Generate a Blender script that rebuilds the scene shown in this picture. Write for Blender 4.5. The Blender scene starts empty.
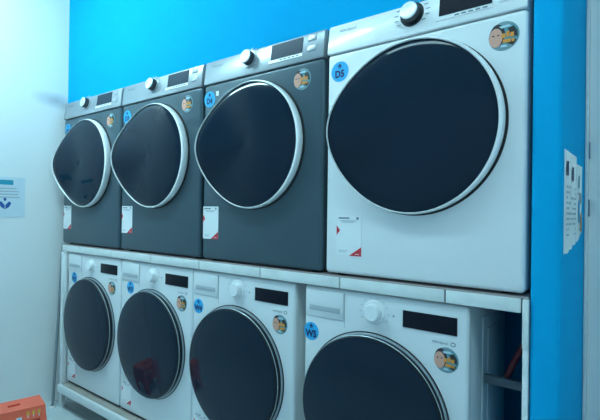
import bpy, bmesh, math, random
from math import pi, sin, cos, radians
from mathutils import Vector, Matrix
random.seed(4)
SC = bpy.context.scene
COL = SC.collection

# ------------------------------------------------------------------ materials
def mat(name, col, rough=.5, metal=0., noise=0., nscale=8., coat=0., bump=0., bscale=60., emit=None, estr=0., spec=.5):
    m = bpy.data.materials.new(name); m.use_nodes = True
    nt = m.node_tree; b = nt.nodes['Principled BSDF']
    b.inputs['Base Color'].default_value = (*col, 1)
    b.inputs['Roughness'].default_value = rough
    b.inputs['Metallic'].default_value = metal
    b.inputs['Coat Weight'].default_value = coat
    b.inputs['Specular IOR Level'].default_value = spec
    if noise or bump:
        tc = nt.nodes.new('ShaderNodeTexCoord')
    if noise:
        n = nt.nodes.new('ShaderNodeTexNoise'); n.inputs['Scale'].default_value = nscale; n.inputs['Detail'].default_value = 4
        nt.links.new(tc.outputs['Object'], n.inputs['Vector'])
        mx = nt.nodes.new('ShaderNodeMix'); mx.data_type = 'RGBA'
        mx.inputs['A'].default_value = (*[c*(1-noise) for c in col], 1)
        mx.inputs['B'].default_value = (*[min(1, c*(1+noise*.6)) for c in col], 1)
        nt.links.new(n.outputs['Fac'], mx.inputs['Factor'])
        nt.links.new(mx.outputs['Result'], b.inputs['Base Color'])
    if bump:
        n2 = nt.nodes.new('ShaderNodeTexNoise'); n2.inputs['Scale'].default_value = bscale
        nt.links.new(tc.outputs['Object'], n2.inputs['Vector'])
        bp = nt.nodes.new('ShaderNodeBump'); bp.inputs['Strength'].default_value = bump; bp.inputs['Distance'].default_value = .004
        nt.links.new(n2.outputs['Fac'], bp.inputs['Height']); nt.links.new(bp.outputs['Normal'], b.inputs['Normal'])
    if emit:
        b.inputs['Emission Color'].default_value = (*emit, 1); b.inputs['Emission Strength'].default_value = estr
    return m

M = {}
M['white_paint'] = mat('white wall paint', (.84, .86, .86), .6, noise=.04, nscale=3, bump=.05, bscale=25)
M['blue_paint'] = mat('blue wall paint', (.0025, .37, .70), .9, spec=.08, noise=.05, nscale=2, bump=.04, bscale=30)
M['room_paint'] = mat('dull teal wall paint', (.12, .20, .27), .6, noise=.05, nscale=2)
M['ceiling'] = mat('ceiling paint', (.8, .82, .82), .8, noise=.03)
M['enamel'] = mat('white enamel', (.80, .82, .83), .28, coat=.3)
M['washer_enamel'] = mat('washer enamel', (.72, .75, .765), .30, coat=.2)
M['washer_side'] = mat('washer side steel', (.74, .77, .76), .4, noise=.04)
M['grey_body'] = mat('slate grey enamel', (.055, .095, .12), .30, metal=.2, noise=.04, nscale=3)
M['grey_panel'] = mat('silver grey panel', (.36, .40, .43), .28, metal=.35)
M['black_glass'] = mat('dark door glass', (.004, .0155, .033), .06, coat=.0, spec=.27)
M['rim_dark'] = mat('black door rim', (.01, .014, .02), .35, spec=.25)
M['chrome'] = mat('satin chrome', (.95, .96, .96), .3, metal=.1)
M['steel_ring'] = mat('washer steel ring', (.40, .45, .48), .38, metal=.6)
M['knob_face'] = mat('brushed knob face', (.90, .92, .93), .35, metal=.3)
M['knob_dark'] = mat('knob dark side', (.03, .035, .045), .3)
M['knob_white'] = mat('white knob plastic', (.82, .84, .85), .3)
M['display'] = mat('black display', (.008, .01, .018), .35, spec=.12)
M['display_grey'] = mat('dark grey display', (.03, .05, .075), .35, spec=.12)
M['gasket'] = mat('black rubber', (.012, .013, .016), .7)
M['foot'] = mat('rubber foot', (.02, .02, .022), .8)
M['ink'] = mat('grey lettering', (.16, .19, .22), .6)
M['ink_light'] = mat('pale lettering', (.55, .6, .63), .6)
M['ink_navy'] = mat('navy lettering', (.008, .02, .12), .6)
M['stk_blue'] = mat('blue sticker', (.02, .42, .78), .45)
M['stk_white'] = mat('white sticker', (.82, .84, .85), .5)
M['stk_grey'] = mat('grey sticker print', (.42, .47, .50), .6)
M['stk_red'] = mat('red sticker print', (.62, .03, .05), .5)
M['skin'] = mat('printed skin tone', (.72, .36, .27), .5)
M['hair'] = mat('printed dark brown', (.03, .025, .03), .5)
M['stk_orange'] = mat('orange print', (.80, .30, .04), .5)
M['stk_teal'] = mat('teal print', (.10, .30, .34), .5)
M['stk_pale'] = mat('pale blue print', (.50, .68, .76), .5)
M['frame_white'] = mat('white frame paint', (.74, .77, .78), .45, noise=.08, nscale=14)
M['frame_grey'] = mat('grey steel', (.24, .29, .32), .4, metal=.4, noise=.08, nscale=12)
M['tile_edge'] = mat('white tile edging', (.74, .78, .77), .3, noise=.14, nscale=22)
M['grout'] = mat('dark grout', (.10, .10, .10), .9)
M['board'] = mat('board', (.36, .31, .31), .7, noise=.2, nscale=15)
M['base_deck'] = mat('worn brown board', (.40, .36, .32), .75, noise=.35, nscale=7)
M['red_rubber'] = mat('red hose rubber', (.13, .006, .014), .5)
M['pipe'] = mat('pale grey pipe', (.22, .26, .29), .45, metal=.2)
M['brace'] = mat('dark brace steel', (.09, .115, .14), .5, metal=.3)
M['orange_plastic'] = mat('orange plastic', (1.0, .15, .075), .4, noise=.03, nscale=20)
M['orange_shaded'] = mat('shaded orange plastic', (.50, .03, .02), .6)  # darker copy of the stool plastic carrying the shade of its hollows
M['yellow'] = mat('yellow print', (.85, .45, .05), .5)
M['paper'] = mat('paper', (.82, .85, .86), .7, noise=.05, nscale=10)
M['paper_pale'] = mat('pale blue paper', (.66, .77, .84), .7, noise=.05, nscale=10)
M['paper_ink'] = mat('paper print', (.42, .48, .54), .8)
M['teal_header'] = mat('teal header print', (.02, .30, .42), .6)
M['stk_slate'] = mat('slate print', (.20, .32, .36), .5)
M['logo_blue'] = mat('blue emblem print', (.02, .10, .36), .6)
M['door_white'] = mat('white door paint', (.88, .89, .87), .5, noise=.06, nscale=4)
M['hinge'] = mat('hinge metal', (.10, .17, .24), .4, metal=.6)
M['green'] = mat('green print', (.08, .32, .22), .6)
M['lamp_body'] = mat('lamp housing', (.8, .8, .8), .5)

def dark_patch_wall():
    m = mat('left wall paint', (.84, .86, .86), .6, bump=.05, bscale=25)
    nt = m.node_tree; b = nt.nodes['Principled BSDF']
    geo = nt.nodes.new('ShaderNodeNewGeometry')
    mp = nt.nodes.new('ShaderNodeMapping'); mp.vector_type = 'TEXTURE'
    mp.inputs['Location'].default_value = (-.06, -.015, 1.985); mp.inputs['Scale'].default_value = (.3, .17, .06)  # soft noisy darker patch mixed into the wall colour beside the first dryer's top
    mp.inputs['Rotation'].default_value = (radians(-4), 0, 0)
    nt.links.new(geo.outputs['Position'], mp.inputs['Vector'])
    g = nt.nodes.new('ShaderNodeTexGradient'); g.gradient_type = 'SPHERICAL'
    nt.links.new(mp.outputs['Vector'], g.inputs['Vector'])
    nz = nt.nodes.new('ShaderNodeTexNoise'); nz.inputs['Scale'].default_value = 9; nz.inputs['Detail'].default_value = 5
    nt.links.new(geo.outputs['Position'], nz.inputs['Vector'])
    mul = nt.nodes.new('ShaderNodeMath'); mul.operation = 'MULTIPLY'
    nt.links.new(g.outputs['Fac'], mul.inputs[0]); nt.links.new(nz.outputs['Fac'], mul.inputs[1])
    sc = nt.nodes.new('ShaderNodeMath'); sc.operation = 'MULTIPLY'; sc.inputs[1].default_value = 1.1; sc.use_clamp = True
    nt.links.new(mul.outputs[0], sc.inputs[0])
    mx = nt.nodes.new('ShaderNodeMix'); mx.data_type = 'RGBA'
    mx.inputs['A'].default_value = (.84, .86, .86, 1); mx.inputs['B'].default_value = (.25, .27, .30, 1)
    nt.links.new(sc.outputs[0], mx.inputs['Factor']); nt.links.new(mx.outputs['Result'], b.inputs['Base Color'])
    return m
M['left_wall'] = dark_patch_wall()

def floor_mat():
    m = mat('pale floor tile', (.6, .66, .68), .45)
    nt = m.node_tree; b = nt.nodes['Principled BSDF']
    tc = nt.nodes.new('ShaderNodeTexCoord')
    br = nt.nodes.new('ShaderNodeTexBrick'); br.offset = 0; br.inputs['Scale'].default_value = 1
    br.inputs['Brick Width'].default_value = .6; br.inputs['Row Height'].default_value = .6
    br.inputs['Mortar Size'].default_value = .004
    br.inputs['Color1'].default_value = (.58, .64, .66, 1); br.inputs['Color2'].default_value = (.55, .61, .63, 1)
    br.inputs['Mortar'].default_value = (.35, .38, .40, 1)
    nt.links.new(tc.outputs['Object'], br.inputs['Vector'])
    nt.links.new(br.outputs['Color'], b.inputs['Base Color'])
    return m
M['floor'] = floor_mat()

# ------------------------------------------------------------------ mesh builder
_tc = {}
def text_geo(s, size):
    if s not in _tc:
        cu = bpy.data.curves.new('t', 'FONT'); cu.body = s; cu.align_x = 'CENTER'; cu.align_y = 'CENTER'; cu.resolution_u = 3; cu.offset = .05 if len(s) < 4 else 0.
        o = bpy.data.objects.new('t', cu); COL.objects.link(o)
        bpy.context.view_layer.update()
        me = bpy.data.meshes.new_from_object(o.evaluated_get(bpy.context.evaluated_depsgraph_get()))
        _tc[s] = ([v.co.copy() for v in me.vertices], [tuple(p.vertices) for p in me.polygons])
        bpy.data.objects.remove(o); bpy.data.curves.remove(cu); bpy.data.meshes.remove(me)
    vs, fs = _tc[s]
    return [(v.x*size, v.y*size) for v in vs], fs

class MB:
    def __init__(self):
        self.bm = bmesh.new(); self.mats = []
    def mi(self, m):
        if m not in self.mats: self.mats.append(m)
        return self.mats.index(m)
    def _fin(self, verts, m):
        fs = set(f for v in verts if v.is_valid for f in v.link_faces)
        i = self.mi(m)
        for f in fs: f.material_index = i
    def box(self, x0, x1, y0, y1, z0, z1, m, bev=0., seg=2, mtx=None):
        r = bmesh.ops.create_cube(self.bm, size=1)
        vs = r['verts']
        for v in vs:
            v.co = Vector(((x0+x1)/2+v.co.x*(x1-x0), (y0+y1)/2+v.co.y*(y1-y0), (z0+z1)/2+v.co.z*(z1-z0)))
        if bev:
            es = list(set(e for v in vs for e in v.link_edges))
            b = bmesh.ops.bevel(self.bm, geom=es, offset=bev, segments=seg, profile=.5, affect='EDGES')
            vs = list(set(v for f in b['faces'] for v in f.verts))
        if mtx:
            for v in vs: v.co = mtx @ v.co
        self._fin(vs, m); return vs
    def prism_x(self, prof, x0, x1, m, bev=0., seg=2, vbev=None):
        """profile of (y,z) points pushed along x"""
        bm = self.bm
        a = [bm.verts.new((x0, y, z)) for y, z in prof]; c = [bm.verts.new((x1, y, z)) for y, z in prof]
        n = len(prof); fs = [bm.faces.new(a), bm.faces.new(list(reversed(c)))]
        for i in range(n):
            fs.append(bm.faces.new((a[i], c[i], c[(i+1) % n], a[(i+1) % n])))
        bmesh.ops.recalc_face_normals(bm, faces=fs)
        vs = a+c
        if bev:
            es = list(set(e for f in fs[:2] for e in f.edges))
            b = bmesh.ops.bevel(bm, geom=es, offset=bev, segments=seg, profile=.5, affect='EDGES', clamp_overlap=True)
            vs = [v for v in vs if v.is_valid]+[v for f in b['faces'] for v in f.verts]
        self._fin(vs, m); return vs
    def lathe(self, prof, m, n=48, mtx=None, cap0=False, cap1=False):
        """(r,h) profile turned about the local -Y axis: h runs towards -Y"""
        bm = self.bm; rings = []
        for r, h in prof:
            if r < 1e-6:
                rings.append([bm.verts.new((0, -h, 0))])
            else:
                rings.append([bm.verts.new((r*cos(2*pi*k/n), -h, r*sin(2*pi*k/n))) for k in range(n)])
        fs = []
        for A, B in zip(rings, rings[1:]):
            for k in range(n):
                k2 = (k+1) % n
                if len(A) == 1: fs.append(bm.faces.new((A[0], B[k], B[k2])))
                elif len(B) == 1: fs.append(bm.faces.new((A[k], B[0], A[k2])))
                else: fs.append(bm.faces.new((A[k], B[k], B[k2], A[k2])))
        if cap0 and len(rings[0]) > 1: fs.append(bm.faces.new(rings[0]))
        if cap1 and len(rings[-1]) > 1: fs.append(bm.faces.new(rings[-1]))
        bmesh.ops.recalc_face_normals(bm, faces=fs)
        vs = [v for R in rings for v in R]
        if mtx:
            for v in vs: v.co = mtx @ v.co
        self._fin(vs, m); return vs
    def poly(self, pts, y, m, mtx=None):
        """flat figure facing -Y, points (x,z)"""
        vs = [self.bm.verts.new((x, y, z)) for x, z in pts]
        f = self.bm.faces.new(vs); f.normal_update()
        if f.normal.y > 0: f.normal_flip()
        if mtx:
            for v in vs: v.co = mtx @ v.co
        f.material_index = self.mi(m)
    def rect(self, x0, x1, z0, z1, y, m, mtx=None):
        self.poly([(x0, z0), (x1, z0), (x1, z1), (x0, z1)], y, m, mtx)
    def ell(self, cx, cz, rx, rz, y, m, n=28, a0=0, a1=2*pi, mtx=None):
        full = abs(a1-a0-2*pi) < 1e-6
        k = n if full else n+1
        self.poly([(cx+rx*cos(a0+(a1-a0)*i/n), cz+rz*sin(a0+(a1-a0)*i/n)) for i in range(k)], y, m, mtx)
    def text(self, s, cx, cz, size, y, m, mtx=None, wide=1.):
        vs, fs = text_geo(s, size)
        V = [self.bm.verts.new((cx+a*wide, y, cz+b)) for a, b in vs]
        if mtx:
            for v in V: v.co = mtx @ v.co
        i = self.mi(m)
        for f in fs:
            try:
                F = self.bm.faces.new([V[k] for k in f]); F.material_index = i
            except ValueError: pass
    def tube(self, pts, r, m, n=10):
        bm = self.bm; P = [Vector(p) for p in pts]; rings = []
        for i, p in enumerate(P):
            t = (P[min(i+1, len(P)-1)]-P[max(i-1, 0)]).normalized()
            u = t.orthogonal().normalized() if i == 0 else (u-t*u.dot(t)).normalized()
            w = t.cross(u)
            rings.append([bm.verts.new(p+r*(u*cos(2*pi*k/n)+w*sin(2*pi*k/n))) for k in range(n)])
        fs = [bm.faces.new(rings[0]), bm.faces.new(rings[-1])]
        for A, B in zip(rings, rings[1:]):
            for k in range(n): fs.append(bm.faces.new((A[k], B[k], B[(k+1) % n], A[(k+1) % n])))
        bmesh.ops.recalc_face_normals(bm, faces=fs)
        self._fin([v for R in rings for v in R], m)
    def build(self, name, parent=None, loc=(0, 0, 0), smooth=30):
        me = bpy.data.meshes.new(name); self.bm.to_mesh(me); self.bm.free()
        for m in self.mats: me.materials.append(m)
        if smooth:
            for p in me.polygons: p.use_smooth = True
            me.set_sharp_from_angle(angle=radians(smooth))
        o = bpy.data.objects.new(name, me); COL.objects.link(o); o.location = loc
        if parent: o.parent = parent
        return o

def thing(name, label, cat, loc, group=None, rz=0):
    o = bpy.data.objects.new(name, None); COL.objects.link(o); o.location = loc; o.rotation_euler.z = rz
    o.empty_display_size = .1
    tag(o, label, cat, group); return o
def tag(o, label, cat, group=None):
    o['label'] = label; o['category'] = cat
    if group: o['group'] = group
def struct(o): o['kind'] = 'structure'; return o
def copy_tree(o, parent=None):
    c = o.copy(); COL.objects.link(c)
    if parent: c.parent = parent
    for ch in list(o.children): copy_tree(ch, c)
    return c

# ------------------------------------------------------------------ sizes (metres), front of the machines at y = 0, wall side +y
PITCH = .70
SHELF = 1.042
XL = -.06            # left wall
YB = .82             # back wall
ROOM_Y = -3.6; ROOM_X = 4.3; H = 2.95
SOF_Y = .052; SOF_Z = SHELF+.008+.917+.006
PX0, PX1 = 2.805, 2.880   # pier

# ------------------------------------------------------------------ the room
def slab(name, x0, x1, y0, y1, z0, z1, m):
    b = MB(); b.box(x0, x1, y0, y1, z0, z1, m); return struct(b.build(name, smooth=0))
slab('floor', XL-.1, ROOM_X+.1, ROOM_Y-.1, YB+.1, -.08, 0, M['floor'])
slab('ceiling', XL-.1, ROOM_X+.1, ROOM_Y-.1, YB+.1, H, H+.08, M['ceiling'])
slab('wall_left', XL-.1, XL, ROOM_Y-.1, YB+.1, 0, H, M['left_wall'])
slab('wall_back', XL, PX1, YB, YB+.1, 0, H, M['blue_paint'])
slab('wall_upper', XL, PX0, SOF_Y, YB, SOF_Z, H, M['blue_paint'])
b = MB(); b.box(PX0, PX1, -.005, YB, 0, H, M['blue_paint'], .012, 3); struct(b.build('wall_pier'))
slab('wall_rear_right', PX1, ROOM_X, .53, .62, 0, H, M['white_paint'])
slab('wall_right', ROOM_X, ROOM_X+.1, ROOM_Y-.1, YB+.1, 0, H, M['white_paint'])

# white door beside the pier
b = MB(); b.box(PX1+.012, 3.72, .478, .525, .01, 2.22, M['door_white'], .004)
d = struct(b.build('door_1'))
b = MB()
b.box(PX1+.001, PX1+.012, .465, .529, 0, 2.26, M['frame_white'], .002); b.build('door_jamb', d)
for z in (1.50, 1.30):
    b = MB(); b.box(PX1+.002, PX1+.016, .466, .478, z-.03, z+.03, M['hinge'], .003)
    b.build('hinge', d)
b = MB(); b.lathe([(0, .006), (.008, .004), (.009, 0)], M['ink_navy'], 16, Matrix.Translation((2.945, .478, .62))); b.build('keyhole', d)
for z, r in ((1.63, .035), (2.03, .06)):
    b = MB(); b.ell(3.0, z, r, r, .4775, M['green']); b.build('painted_mark', d)

# ------------------------------------------------------------------ stickers
def number_sticker(parent, txt, x, z, y, r=.037):
    b = MB()
    b.lathe([(0, .0008), (r, .0008), (r, 0)], M['stk_blue'], 36, Matrix.Translation((x, y, z)))
    o = b.build('number_sticker', parent)
    o['label'] = 'round blue sticker'
    b = MB()
    b.text(txt, x, z-.010, .035, y-.0014, M['ink_navy'], wide=.92)
    b.build('number', o, smooth=0)
    b = MB()
    b.poly([(x-.010, z+.017), (x+.010, z+.017), (x+.004, z+.025), (x, z+.029), (x-.004, z+.025)], y-.0014, M['ink_navy'])
    b.rect(x-.006, x+.006, z+.012, z+.015, y-.0014, M['ink_navy'])
    b.build('printed_icon', o, smooth=0)
    return o
def portrait_sticker(parent, x, z, y, r=.042):
    b = MB()
    b.lathe([(0, .0008), (r, .0008), (r, 0)], M['stk_slate'], 36, Matrix.Translation((x, y, z)))
    o = b.build('portrait_sticker', parent)
    o['label'] = 'round printed sticker with a face'
    b = MB(); s = r/.038
    def P(pts): return [(x+a*s, z+c*s) for a, c in pts]
    # dark picture at the right
    b.ell(x+.013*s, z+.002*s, .023*s, .027*s, y-.0011, M['stk_teal'])
    b.poly(P([(.010, .018), (.024, .022), (.033, .008), (.034, -.008), (.024, -.004), (.014, .004)]), y-.0013, M['hair'])
    b.poly(P([(.008, -.020), (.022, -.028), (.031, -.016), (.024, -.012)]), y-.0013, M['hair'])
    b.poly(P([(-.012, .026), (.012, .028), (.020, .022), (-.006, .020)]), y-.0024, M['stk_pale'])
    b.poly(P([(-.008, -.029), (.010, -.030), (.006, -.024), (-.006, -.024)]), y-.0024, M['stk_pale'])
    b.build('printed_picture', o, smooth=0)
    b = MB()
    b.ell(x-.016*s, z+.004*s, .019*s, .029*s, y-.0016, M['hair'])
    b.ell(x-.020*s, z-.002*s, .017*s, .025*s, y-.0018, M['skin'])
    b.ell(x-.026*s, z+.004*s, .003*s, .002*s, y-.0020, M['hair'], 10)
    b.ell(x-.014*s, z+.004*s, .003*s, .002*s, y-.0020, M['hair'], 10)
    b.build('printed_face', o, smooth=0)
    b = MB()
    for k, (a, c, w, h) in enumerate(((-.006, -.006, .010, .012), (.006, -.004, .008, .014), (.016, -.006, .009, .012), (-.002, -.019, .020, .009), (.020, -.019, .006, .008))):
        b.rect(x+a*s, x+(a+w)*s, z+c*s, z+(c+h)*s, y-.0022-.0001*k, M['stk_orange'])
    b.build('printed_banner', o, smooth=0)
    return o
def notice_sticker(parent, x0, x1, z0, z1, y):
    b = MB(); b.box(x0, x1, y-.0008, y, z0, z1, M['stk_white'])
    o = b.build('notice_sticker', parent, smooth=0)
    o['label'] = 'white notice sticker with red corner'
    w = x1-x0; h = z1-z0; yy = y-.0014
    b = MB()
    b.rect(x0+.08*w, x0+.52*w, z1-.085*h, z1-.05*h, yy, M['ink'])
    b.rect(x0+.80*w, x0+.88*w, z1-.10*h, z1-.04*h, yy, M['ink'])
    b.rect(x0+.15*w, x0+.8*w, z1-.145*h, z1-.125*h, yy, M['stk_grey'])
    b.rect(x0+.22*w, x0+.7*w, z1-.175*h, z1-.16*h, yy, M['stk_grey'])
    b.build('printed_text', o, smooth=0); b = MB()
    b.rect(x0+.10*w, x0+.45*w, z0+.11*h, z0+.125*h, yy, M['stk_grey'])
    b.rect(x0+.10*w, x0+.38*w, z0+.07*h, z0+.085*h, yy, M['stk_grey'])
    b.build('printed_text', o, smooth=0)
    b = MB(); b.poly([(x0, z0+.50*h), (x0+.14*w, z0+.62*h), (x0, z0+.75*h)], yy, M['stk_red']); b.build('red_arrow', o, smooth=0)
    b = MB(); b.poly([(x0+.52*w, z0), (x1, z0), (x1, z0+.23*h)], yy, M['stk_red'])
    b.rect(x0+.76*w, x0+.92*w, z0+.04*h, z0+.055*h, yy-.0003, M['stk_white'])
    b.build('red_corner', o, smooth=0)
    return o

# ------------------------------------------------------------------ dryers
ZB = .008
PROF = [(-.0045, .810), (-.004, .826), (.006, .904), (.010, .913), (.018, .917)]
def yp(z):
    z -= ZB
    for (ya, za), (yb, zb) in zip(PROF, PROF[1:]):
        if z <= zb: return ya+(yb-ya)*(max(z, za)-za)/(zb-za)
    return PROF[-1][0]
def panel_slab(b, x0, x1, z0, z1, m, out=.003, thick=.006, n=4):
    bm = b.bm; F = []; K = []
    for i in range(n+1):
        z = z0+(z1-z0)*i/n
        F.append([bm.verts.new((x, yp(z)-out, z)) for x in (x0, x1)])
        K.append([bm.verts.new((x, yp(z)-out+thick, z)) for x in (x0, x1)])
    fs = []
    for i in range(n):
        fs += [bm.faces.new((F[i][0], F[i][1], F[i+1][1], F[i+1][0])), bm.faces.new((K[i][1], K[i][0], K[i+1][0], K[i+1][1])),
               bm.faces.new((F[i][1], K[i][1], K[i+1][1], F[i+1][1])), bm.faces.new((K[i][0], F[i][0], F[i+1][0], K[i+1][0]))]
    fs += [bm.faces.new((F[0][0], K[0][0], K[0][1], F[0][1])), bm.faces.new((F[n][0], F[n][1], K[n][1], K[n][0]))]
    bmesh.ops.recalc_face_normals(bm, faces=fs)
    i = b.mi(m)
    for f in fs: f.material_index = i
TILT = radians(9)
def panel_mtx(x, z, out=.0):
    return Matrix.Translation((x, yp(z)-out, z)) @ Matrix.Rotation(-TILT, 4, 'X')

DR = .270; DZ = .509
def door_y(th, R=1.):
    """how far the door face stands out at angle th and relative radius R (bulging grip on the left)"""
    d = abs(math.atan2(sin(th-pi), cos(th-pi)))
    g = math.exp(-(d/radians(39))**1.9)
    return -.032-.066*g*R**1.6
def dryer_door(root, white, dx, DR):
    n = 96
    def ring_w(t): return (.0025 if white else .003)+(.0095 if white else .0075)*((1+cos(t-.10))/2)**3
    ring_m = M['enamel'] if white else M['chrome']
    # body: shallow drum from the panel out to the ring
    b = MB(); bm = b.bm
    A = []; B = []
    for k in range(n):
        t = 2*pi*k/n
        A.append(bm.verts.new(((DR-.006)*cos(t), .002, (DR-.006)*sin(t))))
        B.append(bm.verts.new(((DR-.004)*cos(t), door_y(t)+.012, (DR-.004)*sin(t))))
    fs = [bm.faces.new((A[k], B[k], B[(k+1) % n], A[(k+1) % n])) for k in range(n)]
    fs.append(bm.faces.new(A))
    C0 = bm.verts.new((0, -.03, 0))
    for k in range(n): fs.append(bm.faces.new((B[k], C0, B[(k+1) % n])))
    bmesh.ops.recalc_face_normals(bm, faces=fs)
    for f in fs: f.material_index = b.mi(M['rim_dark'])
    door = b.build('door', root, (dx, 0, DZ))
    # ring
    b = MB(); bm = b.bm
    prof = [(DR-.004, None), (DR, .022), (DR+.002, .004), (DR, -.004), (DR-.001, -.006), ('a', -.007), ('b', -.002)]
    rings = []
    for k in range(n):
        t = 2*pi*k/n; y0 = door_y(t); R = []; wd = ring_w(t)
        for r, o in prof:
            y = (-.003 if o is None else y0+o)
            if r == 'a': r = DR-wd+.001
            if r == 'b': r = DR-wd-.0012
            if o == .022: y = min(y0+.022, -.006)
            R.append(bm.verts.new((r*cos(t), y, r*sin(t))))
        rings.append(R)
    fs = []
    for k in range(n):
        P, Q = rings[k], rings[(k+1) % n]
        for j in range(len(prof)-1): fs.append(bm.faces.new((P[j], P[j+1], Q[j+1], Q[j])))
    bmesh.ops.recalc_face_normals(bm, faces=fs)
    for f in fs: f.material_index = b.mi(ring_m)
    o = b.build('door_ring', door)
    o['label'] = 'glossy white ring round the door' if white else 'bright metal ring round the door'
    # glass
    b = MB(); bm = b.bm
    levels = 14; prev = None; fs = []
    for j in range(levels+1):
        R = j/levels
        if j == 0:
            cur = [bm.verts.new((0, -.054, 0))]
        else:
            cur = []
            for k in range(n):
                t = 2*pi*k/n
                y = door_y(t, R)-.003-.022*(1-R**2.4)
                if j == levels: y += .004
                cur.append(bm.verts.new(((DR-ring_w(t))*R*cos(t), y, (DR-ring_w(t))*R*sin(t))))
            for k in range(n):
                k2 = (k+1) % n
                if len(prev) == 1: fs.append(bm.faces.new((prev[0], cur[k], cur[k2])))
                else: fs.append(bm.faces.new((prev[k], cur[k], cur[k2], prev[k2])))
        prev = cur
    bmesh.ops.recalc_face_normals(bm, faces=fs)
    if fs[0].normal.y > 0: bmesh.ops.reverse_faces(bm, faces=fs)
    for f in fs: f.material_index = b.mi(M['black_glass'])
    o = b.build('door_glass', door, smooth=60)
    o['label'] = 'dark bulging door glass'
    b = MB(); b.lathe([(DR-.01, .0015), (DR+.002, .0025), (DR+.006, .0012), (DR+.006, 0)], M['gasket'], 96); b.build('door_seal', door)
    return door

def make_dryer(white, label, loc, num, so):
    body = M['enamel'] if white else M['grey_body']
    panel = M['enamel'] if white else M['grey_panel']
    root = thing('tumble_dryer', label, 'dryer', loc, 'stacked row of dryers on the shelf')
    W = .3405
    # cabinet with a rounded front
    b = MB(); bm = b.bm
    b.box(-W, W, 0, .66, ZB, ZB+.806, body, .014, 4)
    b.box(-W, W, .026, .66, ZB+.79, ZB+.917, body, .006, 2)
    b.build('cabinet', root)
    b = MB()
    b.prism_x([(.03, ZB+.8062), (-.002, ZB+.8062)]+[(y, ZB+z) for y, z in PROF]+[(.03, ZB+.917)], -W, W, panel, .004, 2)
    b.build('control_panel', root)
    # knob
    kx, kz = (-.008 if white else -.050), ZB+.876
    mt = panel_mtx(kx, kz)
    b = MB(); b.lathe([(.041, -.004), (.041, .002), (.038, .004), (.031, .004)], M['rim_dark'] if white else M['grey_panel'], 40, mt); 
    b.lathe([(.031, 0), (.0300, .026), (.029, .0285)], M['knob_dark'], 40, mt)
    kn = b.build('knob', root)
    b = MB(); b.lathe([(.0295, .028), (.0285, .031), (.025, .0325), (.010, .0305), (0, .030)], M['knob_face'], 40, mt)
    o = b.build('knob_cap', kn); o['label'] = 'pale metal knob cap'
    # display and strip
    x0, x1 = (.085, .245) if white else (.076, .238)
    b = MB(); panel_slab(b, x0, x1, ZB+.844, ZB+.905, M['display'] if white else M['display_grey']); b.build('display', root, smooth=20)
    b = MB(); panel_slab(b, x0-.012, x1+.002, ZB+.829, ZB+.841, M['enamel'] if white else M['chrome'], .0022); st = b.build('touch_strip', root, smooth=20)
    b = MB()
    for k in range(5):
        zz = ZB+.835; b.rect(x0+.05+k*.021, x0+.064+k*.021, zz-.002, zz+.002, yp(zz)-.0034, M['ink'])
    b.build('strip_print', st, smooth=0)
    for zz in (.893, .851):
        b = MB(); b.box(-.020, .020, -.003, .004, -.013, .013, panel, .0028, 3, panel_mtx(.284, ZB+zz)); 
        b.ell(0, 0, .007, .007, -.0033, M['ink'] if white else M['ink_light'], 16, pi*.9, pi*1.9, panel_mtx(.284, ZB+zz))
        b.build('button', root)
    # lettering and dial marks
    b = MB(); mt2 = panel_mtx(-.255, ZB+.885)
    b.text('Whirlpool', 0, 0, .017, -.0022, M['ink'] if white else M['ink'], mt2)
    b.build('lettering', root, smooth=0)
    b = MB()
    for k in range(12):
        a = radians(-40+k*260/11); rr = .056
        for s in (0,):
            cx, cz = rr*cos(a), rr*sin(a)*.80
            b.rect(cx-.007, cx+.007, cz-.0015, cz+.0015, -.0030, M['ink'] if white else M['ink_light'], panel_mtx(kx, kz))
    b.build('dial_marks', root, smooth=0)
    dryer_door(root, white, .008 if white else -.013, .280 if white else .266)
    for sx in (-1, 1):
        for y in (.05, .60):
            b = MB(); b.lathe([(.022, 0), (.022, .0085)], M['foot'], 20, Matrix.Translation((sx*.29, y, 0)) @ Matrix.Rotation(-pi/2, 4, 'X'), True, True)
            b.build('foot', root)
    nx, px, q0 = so
    number_sticker(root, num, nx, 1.787-SHELF, -.0002)
    portrait_sticker(root, px, 1.789-SHELF, -.0002)
    notice_sticker(root, q0, q0+.104, 1.118-SHELF+(0 if white else .025), 1.262-SHELF+(0 if white else .03), -.0002)
    return root

labels = ['slate grey front-loading dryer in the corner against the white left wall',
          'slate grey front-loading dryer, second from the white left wall on the shelf',
          'slate grey front-loading dryer standing directly beside the white dryer',
          'white front-loading dryer with large dark door, only white machine on top of the shelf']
for i in range(4):
    r = make_dryer(i == 3, labels[i], (i*PITCH+PITCH/2, 0, SHELF), ['D2', 'D3', 'D4', 'D5'][i],
                   [(-.288, .235, -.33), (-.292, .235, -.33), (-.302, .240, -.335), (-.286, .278, -.290)][i])
    if i == 2:
        b = MB(); b.rect(-.259, -.240, 1.796-SHELF, 1.818-SHELF, -.0008, M['stk_white']); b.build('white_tag', r, smooth=0)

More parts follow.
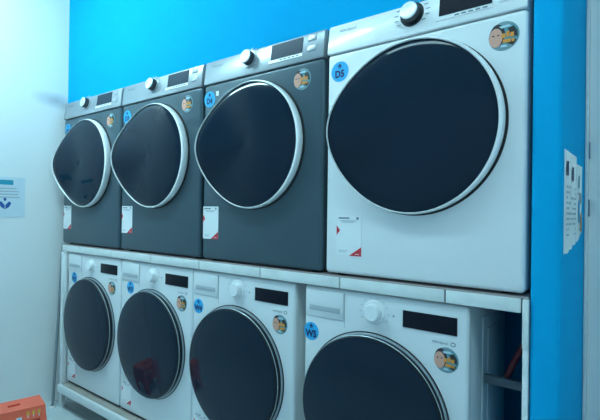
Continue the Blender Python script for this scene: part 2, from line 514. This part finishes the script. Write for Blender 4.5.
# ------------------------------------------------------------------ washers
WB = .157; WH = .836; WC = [.405, 1.035, 1.658, 2.328]; WW = .310
def make_washer(label, loc, num, so):
    root = thing('washing_machine', label, 'washing machine', loc, 'row of washers under the shelf')
    b = MB(); b.box(-WW+.004, WW-.004, .03, .44, .006, WH, M['washer_side'], .006, 2)
    b.build('cabinet', root)
    for s in (-1, 1):                       # pressed side panels
        b = MB()
        x = s*(WW-.004)
        b.box(x-.004, x+.0035, .15, .40, .05, WH-.055, M['washer_side'], .0034, 2)
        b.box(x-.004, x+.0060, .20, .355, .09, WH-.10, M['washer_side'], .0034, 2)
        b.build('side_panel', root)
    b = MB(); b.box(-WW, WW, 0, .034, .012, WH, M['washer_enamel'], .011, 4); b.build('front_panel', root)
    b = MB(); b.box(-WW+.004, WW-.004, .012, .03, .002, .014, M['gasket']); b.build('plinth', root)
    # drawer
    b = MB(); b.box(-.303, -.133, -.0045, .003, .725, WH-.012, M['washer_enamel'], .003, 2); dr = b.build('detergent_drawer', root)
    b = MB(); b.box(-.283, -.147, -.0065, -.004, .748, .767, M['stk_grey'], .001); o = b.build('drawer_grip', dr); o['label'] = 'grey grip strip'
    b = MB(); b.rect(-.131, -.1295, .70, WH-.012, -.0006, M['ink'])
    b.build('panel_seam', root, smooth=0)
    # knob
    mt = Matrix.Translation((-.010, 0, .775))
    b = MB(); b.lathe([(.040, 0), (.040, .003), (.037, .005), (.031, .005)], M['knob_white'], 40, mt)
    b.lathe([(.031, .002), (.0285, .022), (.026, .026), (0, .0265)], M['knob_white'], 40, mt)
    b.build('knob', root)
    b = MB()
    for k in range(10):
        a = radians(-30+k*240/9); b.rect(-.010+.054*cos(a)-.005, -.010+.054*cos(a)+.005, .775+.049*sin(a)-.001, .775+.049*sin(a)+.001, -.0008, M['stk_grey'])
    for k in range(24):
        a, c = radians(-30+k*10), radians(-20+k*10)
        b.poly([(-.010+.0538*cos(a), .775+.0488*sin(a)), (-.010+.0542*cos(a), .775+.0492*sin(a)), (-.010+.0542*cos(c), .775+.0492*sin(c)), (-.010+.0538*cos(c), .775+.0488*sin(c))], -.0007, M['stk_grey'])
    b.build('dial_marks', root, smooth=0)
    b = MB(); b.rect(.060, .066, .768, .774, -.0008, M['ink']); b.build('indicator', root, smooth=0)
    b = MB(); b.box(.097, .276, -.003, .003, .742, .797, M['display'], .0012); b.build('display', root)
    b = MB(); b.text('Whirlpool', .222, .714, .012, -.0008, M['ink'])
    b.ell(.264, .714, .008, .007, -.0008, M['ink'], 16); b.ell(.264, .714, .0055, .0045, -.0012, M['washer_enamel'], 16)
    b.build('lettering', root, smooth=0)
    # door
    R = .274
    b = MB(); b.lathe([(R+.003, -.001), (R+.003, .006), (R, .008), (R-.002, .0085)], M['steel_ring'], 96)
    b.lathe([(R-.002, .008), (R-.002, .025)], M['rim_dark'], 96)
    b.lathe([(R-.002, .0245), (R-.0015, .027), (R-.003, .0285)], M['steel_ring'], 96)
    b.lathe([(R-.003, .028), (R-.006, .034), (R-.009, .0355), (R-.011, .033)], M['rim_dark'], 96)
    door = b.build('door', root, (-.020, 0, .422))
    b = MB(); b.lathe([(0, .052), (.06, .0515), (.12, .050), (.18, .0465), (.225, .0420), (R-.018, .0375), (R-.010, .0355), (R-.009, .032)], M['black_glass'], 96)
    o = b.build('door_glass', door, smooth=60); o['label'] = 'round dark door glass'
    b = MB(); b.lathe([(R+.004, .0015), (R+.007, .002), (R+.008, 0)], M['gasket'], 96); b.build('door_seal', door)
    for sx in (-1, 1):
        for y in (.07, .39):
            b = MB(); b.lathe([(.018, 0), (.018, .010)], M['foot'], 16, Matrix.Translation((sx*.26, y, 0)) @ Matrix.Rotation(-pi/2, 4, 'X'), True, True)
            b.build('foot', root)
    nx, px, nz = so
    number_sticker(root, num, nx, nz, -.0002, .034)
    portrait_sticker(root, px, .663, -.0002, .039)
    notice_sticker(root, -.287, -.195, .052, .170, -.0002)
    return root
wl = ['white front-loading washer at the left end of the frame beside its post',
      'white front-loading washer below the second grey dryer from the left wall',
      'white front-loading washer below the grey dryer that adjoins the white dryer',
      'white front-loading washer below the white dryer, with its side panel showing']
for i in range(4):
    make_washer(wl[i], (WC[i], 0, WB), ['W2', 'W3', 'W4', 'W5'][i], [(-.225, .222, .682), (-.218, .230, .690), (-.267, .236, .668), (-.277, .243, .664)][i])

# ------------------------------------------------------------------ steel frame with the shelf
fr = thing('machine_rack', 'white steel rack with tiled shelf edge carrying the dryers over the washers', 'rack', (0, 0, 0))
b = MB(); b.box(.03, 2.800, .002, .76, 1.000, SHELF, M['board'], .001); b.build('shelf_board', fr)
b = MB()
joints = [.03, .24, .63, 1.015, 1.402, 1.79, 2.181, 2.568, 2.786]
for a, c in zip(joints, joints[1:]):
    b.box(a+.0025, c-.0025, -.012, .004, .998, SHELF-.004, M['tile_edge'], .0025, 2)
b.box(.031, 2.785, -.006, .0035, .999, SHELF-.005, M['grout'])
b.build('tile_edging', fr)
b = MB(); b.box(.03, 2.786, -.009, .002, SHELF-.0042, SHELF-.0005, M['board']); b.build('shelf_trim', fr)
# short post caps of tile at both ends, posts
b = MB(); b.box(2.7875, 2.8035, -.012, .012, .90, SHELF-.006, M['tile_edge'], .0015); b.build('end_tile', fr)
def post(x0, x1, y0, y1, z0, z1, m, foot=True):
    b = MB(); b.box(x0, x1, y0, y1, z0, z1, m, .002); o = b.build('post', fr)
    if foot:
        b = MB(); b.box(x0-.02, x1+.02, y0-.02, y1+.02, 0, .006, m, .001); b.build('foot_plate', o)
    return o
post(.060, .092, -.030, -.003, .0, .996, M['frame_white'], False)
post(2.788, 2.803, -.008, .010, .0, .90, M['frame_white'], False)
post(.0, .03, .71, .74, 0, 1.0, M['frame_white'])
post(2.765, 2.795, .71, .74, 0, 1.0, M['frame_white'])
# base
b = MB(); b.box(.092, 2.800, -.056, -.038, .112, WB, M['frame_white'], .002); b.build('base_rail', fr)
b = MB(); b.box(.094, 2.800, .70, .72, .112, WB, M['frame_white'], .002); b.build('base_rail', fr)
b = MB(); b.box(.094, 2.800, -.038, .70, .135, WB-.002, M['base_deck'], .001); b.build('base_board', fr)
for x, y in ((.95, -.05), (1.87, -.05), (2.755, -.05), (.10, .66), (.95, .66), (1.87, .66), (2.755, .66)):
    if 1:
        b = MB(); b.box(x, x+.04, y, y+.04, 0, .134, M['frame_white'], .002); b.build('leg', fr)
# side rail and brace at the open right end
b = MB(); b.box(2.790, 2.802, .010, .71, .735, .757, M['frame_grey'], .002); b.build('side_rail', fr)
b = MB(); b.box(2.6460, 2.792, .130, .150, .731, .758, M['brace'], .002); b.build('brace', fr)

# pipe in the left corner
b = MB(); b.tube([(.040, -.059, .0), (.016, .0, 1.040)], .0085, M['pipe'], 16)
b.lathe([(.019, 0), (.019, .006), (.012, .012)], M['frame_white'], 20, Matrix.Translation((.040, -.062, 0)) @ Matrix.Rotation(-pi/2, 4, 'X'))
o = b.build('corner_pipe'); tag(o, 'thin grey vertical pipe standing by the left end of the rack', 'pipe')

# red hose
b = MB(); pts = []
ctrl = [Vector(p) for p in ((2.703, .165, .742), (2.712, .165, .765), (2.738, .168, .830), (2.768, .170, .890), (2.776, .175, .945), (2.770, .20, .988))]
for i in range(len(ctrl)-1):
    p0 = ctrl[max(i-1, 0)]; p1 = ctrl[i]; p2 = ctrl[i+1]; p3 = ctrl[min(i+2, len(ctrl)-1)]
    for k in range(6):
        t = k/6
        pts.append(.5*((2*p1)+(p2-p0)*t+(2*p0-5*p1+4*p2-p3)*t*t+(3*p1-p0-3*p2+p3)*t**3))
pts.append(ctrl[-1])
b.tube(pts, .0095, M['red_rubber'], 12)
o = b.build('hose', smooth=60); tag(o, 'dark red hose curving down behind the right post of the rack', 'hose')

# ------------------------------------------------------------------ papers
def paper_side(name, label, cat, group, y0, y1, z0, z1, rag, marks):
    """sheet on the right face of the pier, facing +x"""
    b = MB(); n = 14; x = PX1+.0012
    top = []; bot = []
    for i in range(n+1):
        t = i/n; yy = y0+(y1-y0)*t
        top.append((yy, z1)); bot.append((yy, z0+rag*random.uniform(-.3, 1)*(.3+.7*t)+rag*2*t*t))
    bm = b.bm; i0 = b.mi(M['paper'])
    T = [bm.verts.new((x+.002*sin(9*k), q[0], q[1])) for k, q in enumerate(top)]; B = [bm.verts.new((x, q[0], q[1])) for q in bot]
    T2 = [bm.verts.new((v.co.x-.0010, v.co.y, v.co.z)) for v in T]; B2 = [bm.verts.new((v.co.x-.0010, v.co.y, v.co.z)) for v in B]
    fs = []
    for k in range(n):
        fs += [bm.faces.new((B[k], B[k+1], T[k+1], T[k])), bm.faces.new((B2[k+1], B2[k], T2[k], T2[k+1])), bm.faces.new((T[k], T[k+1], T2[k+1], T2[k])), bm.faces.new((B[k+1], B[k], B2[k], B2[k+1]))]
    fs += [bm.faces.new((B[0], T[0], T2[0], B2[0])), bm.faces.new((T[n], B[n], B2[n], T2[n]))]
    bmesh.ops.recalc_face_normals(bm, faces=fs)
    o = b.build(name, smooth=0); tag(o, label, cat, group)
    for sel, nm in ((lambda m: m is M['paper_ink'], 'printed_text'), (lambda m: m is not M['paper_ink'], None)):
        b = MB(); bm = b.bm; any_ = False
        for a, c, d, e, m in marks:
            if not sel(m): continue
            f = bm.faces.new([bm.verts.new((x+.0032, yy, zz)) for yy, zz in ((a, d), (c, d), (c, e), (a, e))]); f.material_index = b.mi(m); any_ = True
            if nm is None: b.build('printed_icon', o, smooth=0); b = MB(); bm = b.bm; any_ = False
        if any_: b.build(nm, o, smooth=0)
    return o
mk = [(.055, .085, 1.385, 1.425, M['ink_navy']), (.15, .18, 1.375, 1.415, M['ink_navy'])]
z = 1.35
while z > 1.215:
    yy = .045
    while yy < .235:
        w = random.uniform(.015, .05)
        if random.random() < .8: mk.append((yy, min(yy+w, .235), z, z+.006, M['paper_ink']))
        yy += w+.012
    z -= .015
paper_side('notice_sheet', 'white printed notice with torn lower edge, nearest the front edge of the blue pillar', 'notice', 'papers on the pillar', .030, .255, 1.165, 1.455, .012, mk)
mk2 = [(.29, .31, 1.36, 1.40, M['teal_header']), (.33, .37, 1.31, 1.34, M['paper_ink']), (.29, .32, 1.25, 1.32, M['stk_blue']), (.34, .37, 1.22, 1.28, M['stk_orange']), (.30, .36, 1.225, 1.232, M['paper_ink']), (.28, .36, 1.34, 1.346, M['paper_ink'])]
paper_side('notice_sheet', 'narrow faded notice with coloured patches, nearest the white door on the blue pillar', 'notice', 'papers on the pillar', .268, .385, 1.19, 1.435, .012, mk2)

# sign on the left wall (faces +x)
b = MB(); x = XL+.0015
b.box(XL+.0002, x, -.500, -.205, 1.214, 1.462, M['paper_pale'])
sg = b.build('wall_notice', smooth=0); tag(sg, 'pale blue notice sheet with teal heading on the white left wall', 'notice')
def side_quads(name, quads, x):
    b = MB(); bm = b.bm
    for pts, m in quads:
        f = bm.faces.new([bm.verts.new((x, yy, zz)) for yy, zz in pts]); f.material_index = b.mi(m)
    return b.build(name, sg, smooth=0)
def Q(a, c, d, e): return [(a, d), (c, d), (c, e), (a, e)]
side_quads('heading', [(Q(-.49, -.272, 1.415, 1.444), M['teal_header'])], x+.0006)
side_quads('printed_text', [(Q(-.49, -.235-.02*random.random(), 1.335+.018*k, 1.341+.018*k), M['stk_grey']) for k in range(4)], x+.0006)
e = [([(-.338, 1.292), (-.318, 1.268), (-.318, 1.242), (-.340, 1.258), (-.350, 1.280)], M['logo_blue']),
     ([(-.294, 1.292), (-.314, 1.268), (-.314, 1.242), (-.292, 1.258), (-.282, 1.280)], M['logo_blue']),
     ([(-.3165+.008*cos(2*pi*k/12), 1.303+.010*sin(2*pi*k/12)) for k in range(12)], M['logo_blue'])]
e = [([(a, c+.022) for a, c in p], m) for p, m in e]
side_quads('emblem', e, x+.0006)

# ------------------------------------------------------------------ stool
st = thing('step_stool', 'orange-red plastic step stool on the floor by the white left wall', 'stool', (.470, -.440, 0), None, radians(-12))
sw, sl, sh = .076, .130, .25
b = MB(); bm = b.bm
# top with a grip slot, built as a ring of quads
b.box(-sw, sw, -sl, -.028, sh-.012, sh, M['orange_plastic'])
b.box(-sw, sw, .028, sl, sh-.012, sh, M['orange_plastic'])
b.box(-sw, -.013, -.028, .028, sh-.012, sh, M['orange_plastic'])
b.box(.013, sw, -.028, .028, sh-.012, sh, M['orange_plastic'])
bmesh.ops.remove_doubles(bm, verts=bm.verts, dist=.0002)
b.build('top', st, smooth=0)
b = MB(); b.box(-.02, .02, -.035, .035, sh-.026, sh-.0125, M['orange_shaded']); b.build('slot_shade', st, smooth=0)  # dark block under the slot, shade put into its colour
def panel_wall(name, a, c, ax):
    """slightly splayed side with an arch at the foot"""
    b = MB(); bm = b.bm; n = 12; t = .006
    half = c; out = []
    for sgn in (0,):
        pts = [(-half-.02, 0), (-half-.02+.045, 0)]
        for k in range(n+1):
            u = pi-pi*k/n
            pts.append(((half-.03)*cos(u), .07+.06*sin(u)))
        pts += [(half+.02-.045, 0), (half+.02, 0), (half, sh-.004), (-half, sh-.004)]
    F = []; K = []
    for u, z in pts:
        off = a+(.02*(1-z/sh))*(1 if a > 0 else -1)
        for lst, d in ((F, off), (K, off-(t if a > 0 else -t))):
            lst.append(bm.verts.new((d, u, z) if ax == 'x' else (u, d, z)))
    fs = [bm.faces.new(F), bm.faces.new(K)]
    for k in range(len(pts)):
        fs.append(bm.faces.new((F[k], F[(k+1) % len(pts)], K[(k+1) % len(pts)], K[k])))
    bmesh.ops.recalc_face_normals(bm, faces=fs)
    for f in fs: f.material_index = b.mi(M['orange_plastic'])
    return b.build(name, st, smooth=0)
sp = panel_wall('side_panel', sw, sl, 'x'); panel_wall('side_panel', -sw, sl, 'x')
panel_wall('end_panel', sl, sw, 'y'); panel_wall('end_panel', -sl, sw, 'y')
# marks and painted recess shade on the side that faces the room
def sx(z): return sw+.02*(1-z/sh)
b = MB(); bm = b.bm
def sq(u0, u1, z0, z1, m, o):
    f = bm.faces.new([bm.verts.new((sx(z)+o, u, z)) for u, z in ((u0, z0), (u1, z0), (u1, z1), (u0, z1))]); f.material_index = b.mi(m)
sq(.035, .105, .135, .188, M['orange_shaded'], .0008)  # flat patch with the shade of a hollow put into its colour
b.build('recess_shade', sp, smooth=0)
for u in (.045, .070, .095):
    b = MB(); bm = b.bm
    sq(u, u+.012, .213, .232, M['yellow'], .0010); sq(u+.004, u+.008, .200, .213, M['stk_white'], .0010)
    b.build('printed_mark', sp, smooth=0)
b = MB(); bm = b.bm
sq(.000, .024, .185, .212, M['stk_white'], .0010); sq(.006, .018, .191, .206, M['stk_blue'], .0013)
b.build('printed_mark', sp, smooth=0)

# ------------------------------------------------------------------ ceiling lights
LC = (.55, .91, 1.0)
def lamp(label, x, y, L, W, power, z=H, rz=0):
    o = thing('ceiling_light', label, 'ceiling light', (x, y, z), 'ceiling lights', rz)
    b = MB(); b.box(-L/2, L/2, -W/2, W/2, -.05, 0, M['lamp_body'], .006); b.build('housing', o)
    m = mat('lit diffuser', (.8, .8, .8), .5, emit=LC, estr=power)
    b = MB(); b.box(-L/2+.01, L/2-.01, -W/2+.01, W/2-.01, -.075, -.049, m, .006); b.build('diffuser', o)
lamp('long white ceiling light nearest the left wall, in front of the grey dryers', .70, -.85, 1.3, .16, 29)
lamp('long white ceiling light above the aisle in front of the white door', 3.75, -1.25, 1.3, .16, 11)
lamp('added long white ceiling light between the other two, in front of the middle dryers', 2.25, -.85, 1.3, .16, 7)  # added lamp, evens the light along the blue upper wall

w = bpy.data.worlds.new('World'); SC.world = w; w.use_nodes = True
w.node_tree.nodes['Background'].inputs['Color'].default_value = (.36, .70, .95, 1)
w.node_tree.nodes['Background'].inputs['Strength'].default_value = .33

# ------------------------------------------------------------------ camera
F_PX, YAW, PIT, ROL = 455.577, .665179, .004985, .014156
cy_, sy_ = cos(YAW), sin(YAW)
Fv = Vector((-sy_*cos(PIT), cy_*cos(PIT), sin(PIT)))
R0 = Vector((cy_, sy_, 0)); U0 = R0.cross(Fv)
Rv = cos(ROL)*R0+sin(ROL)*U0; Uv = -sin(ROL)*R0+cos(ROL)*U0
cd = bpy.data.cameras.new('camera'); co = bpy.data.objects.new('camera', cd); COL.objects.link(co)
cd.sensor_width = 36; cd.lens = F_PX/600*36; cd.clip_start = .02
mw = Matrix((Rv, Uv, -Fv)).transposed().to_4x4(); mw.translation = Vector((3.08119, -1.39436, 1.27101))
co.matrix_world = mw
SC.camera = co
SC.view_settings.view_transform = 'Standard'; SC.view_settings.look = 'None'
SC.view_settings.gamma = 1; SC.view_settings.use_curve_mapping = False
SC.view_settings.exposure = .95
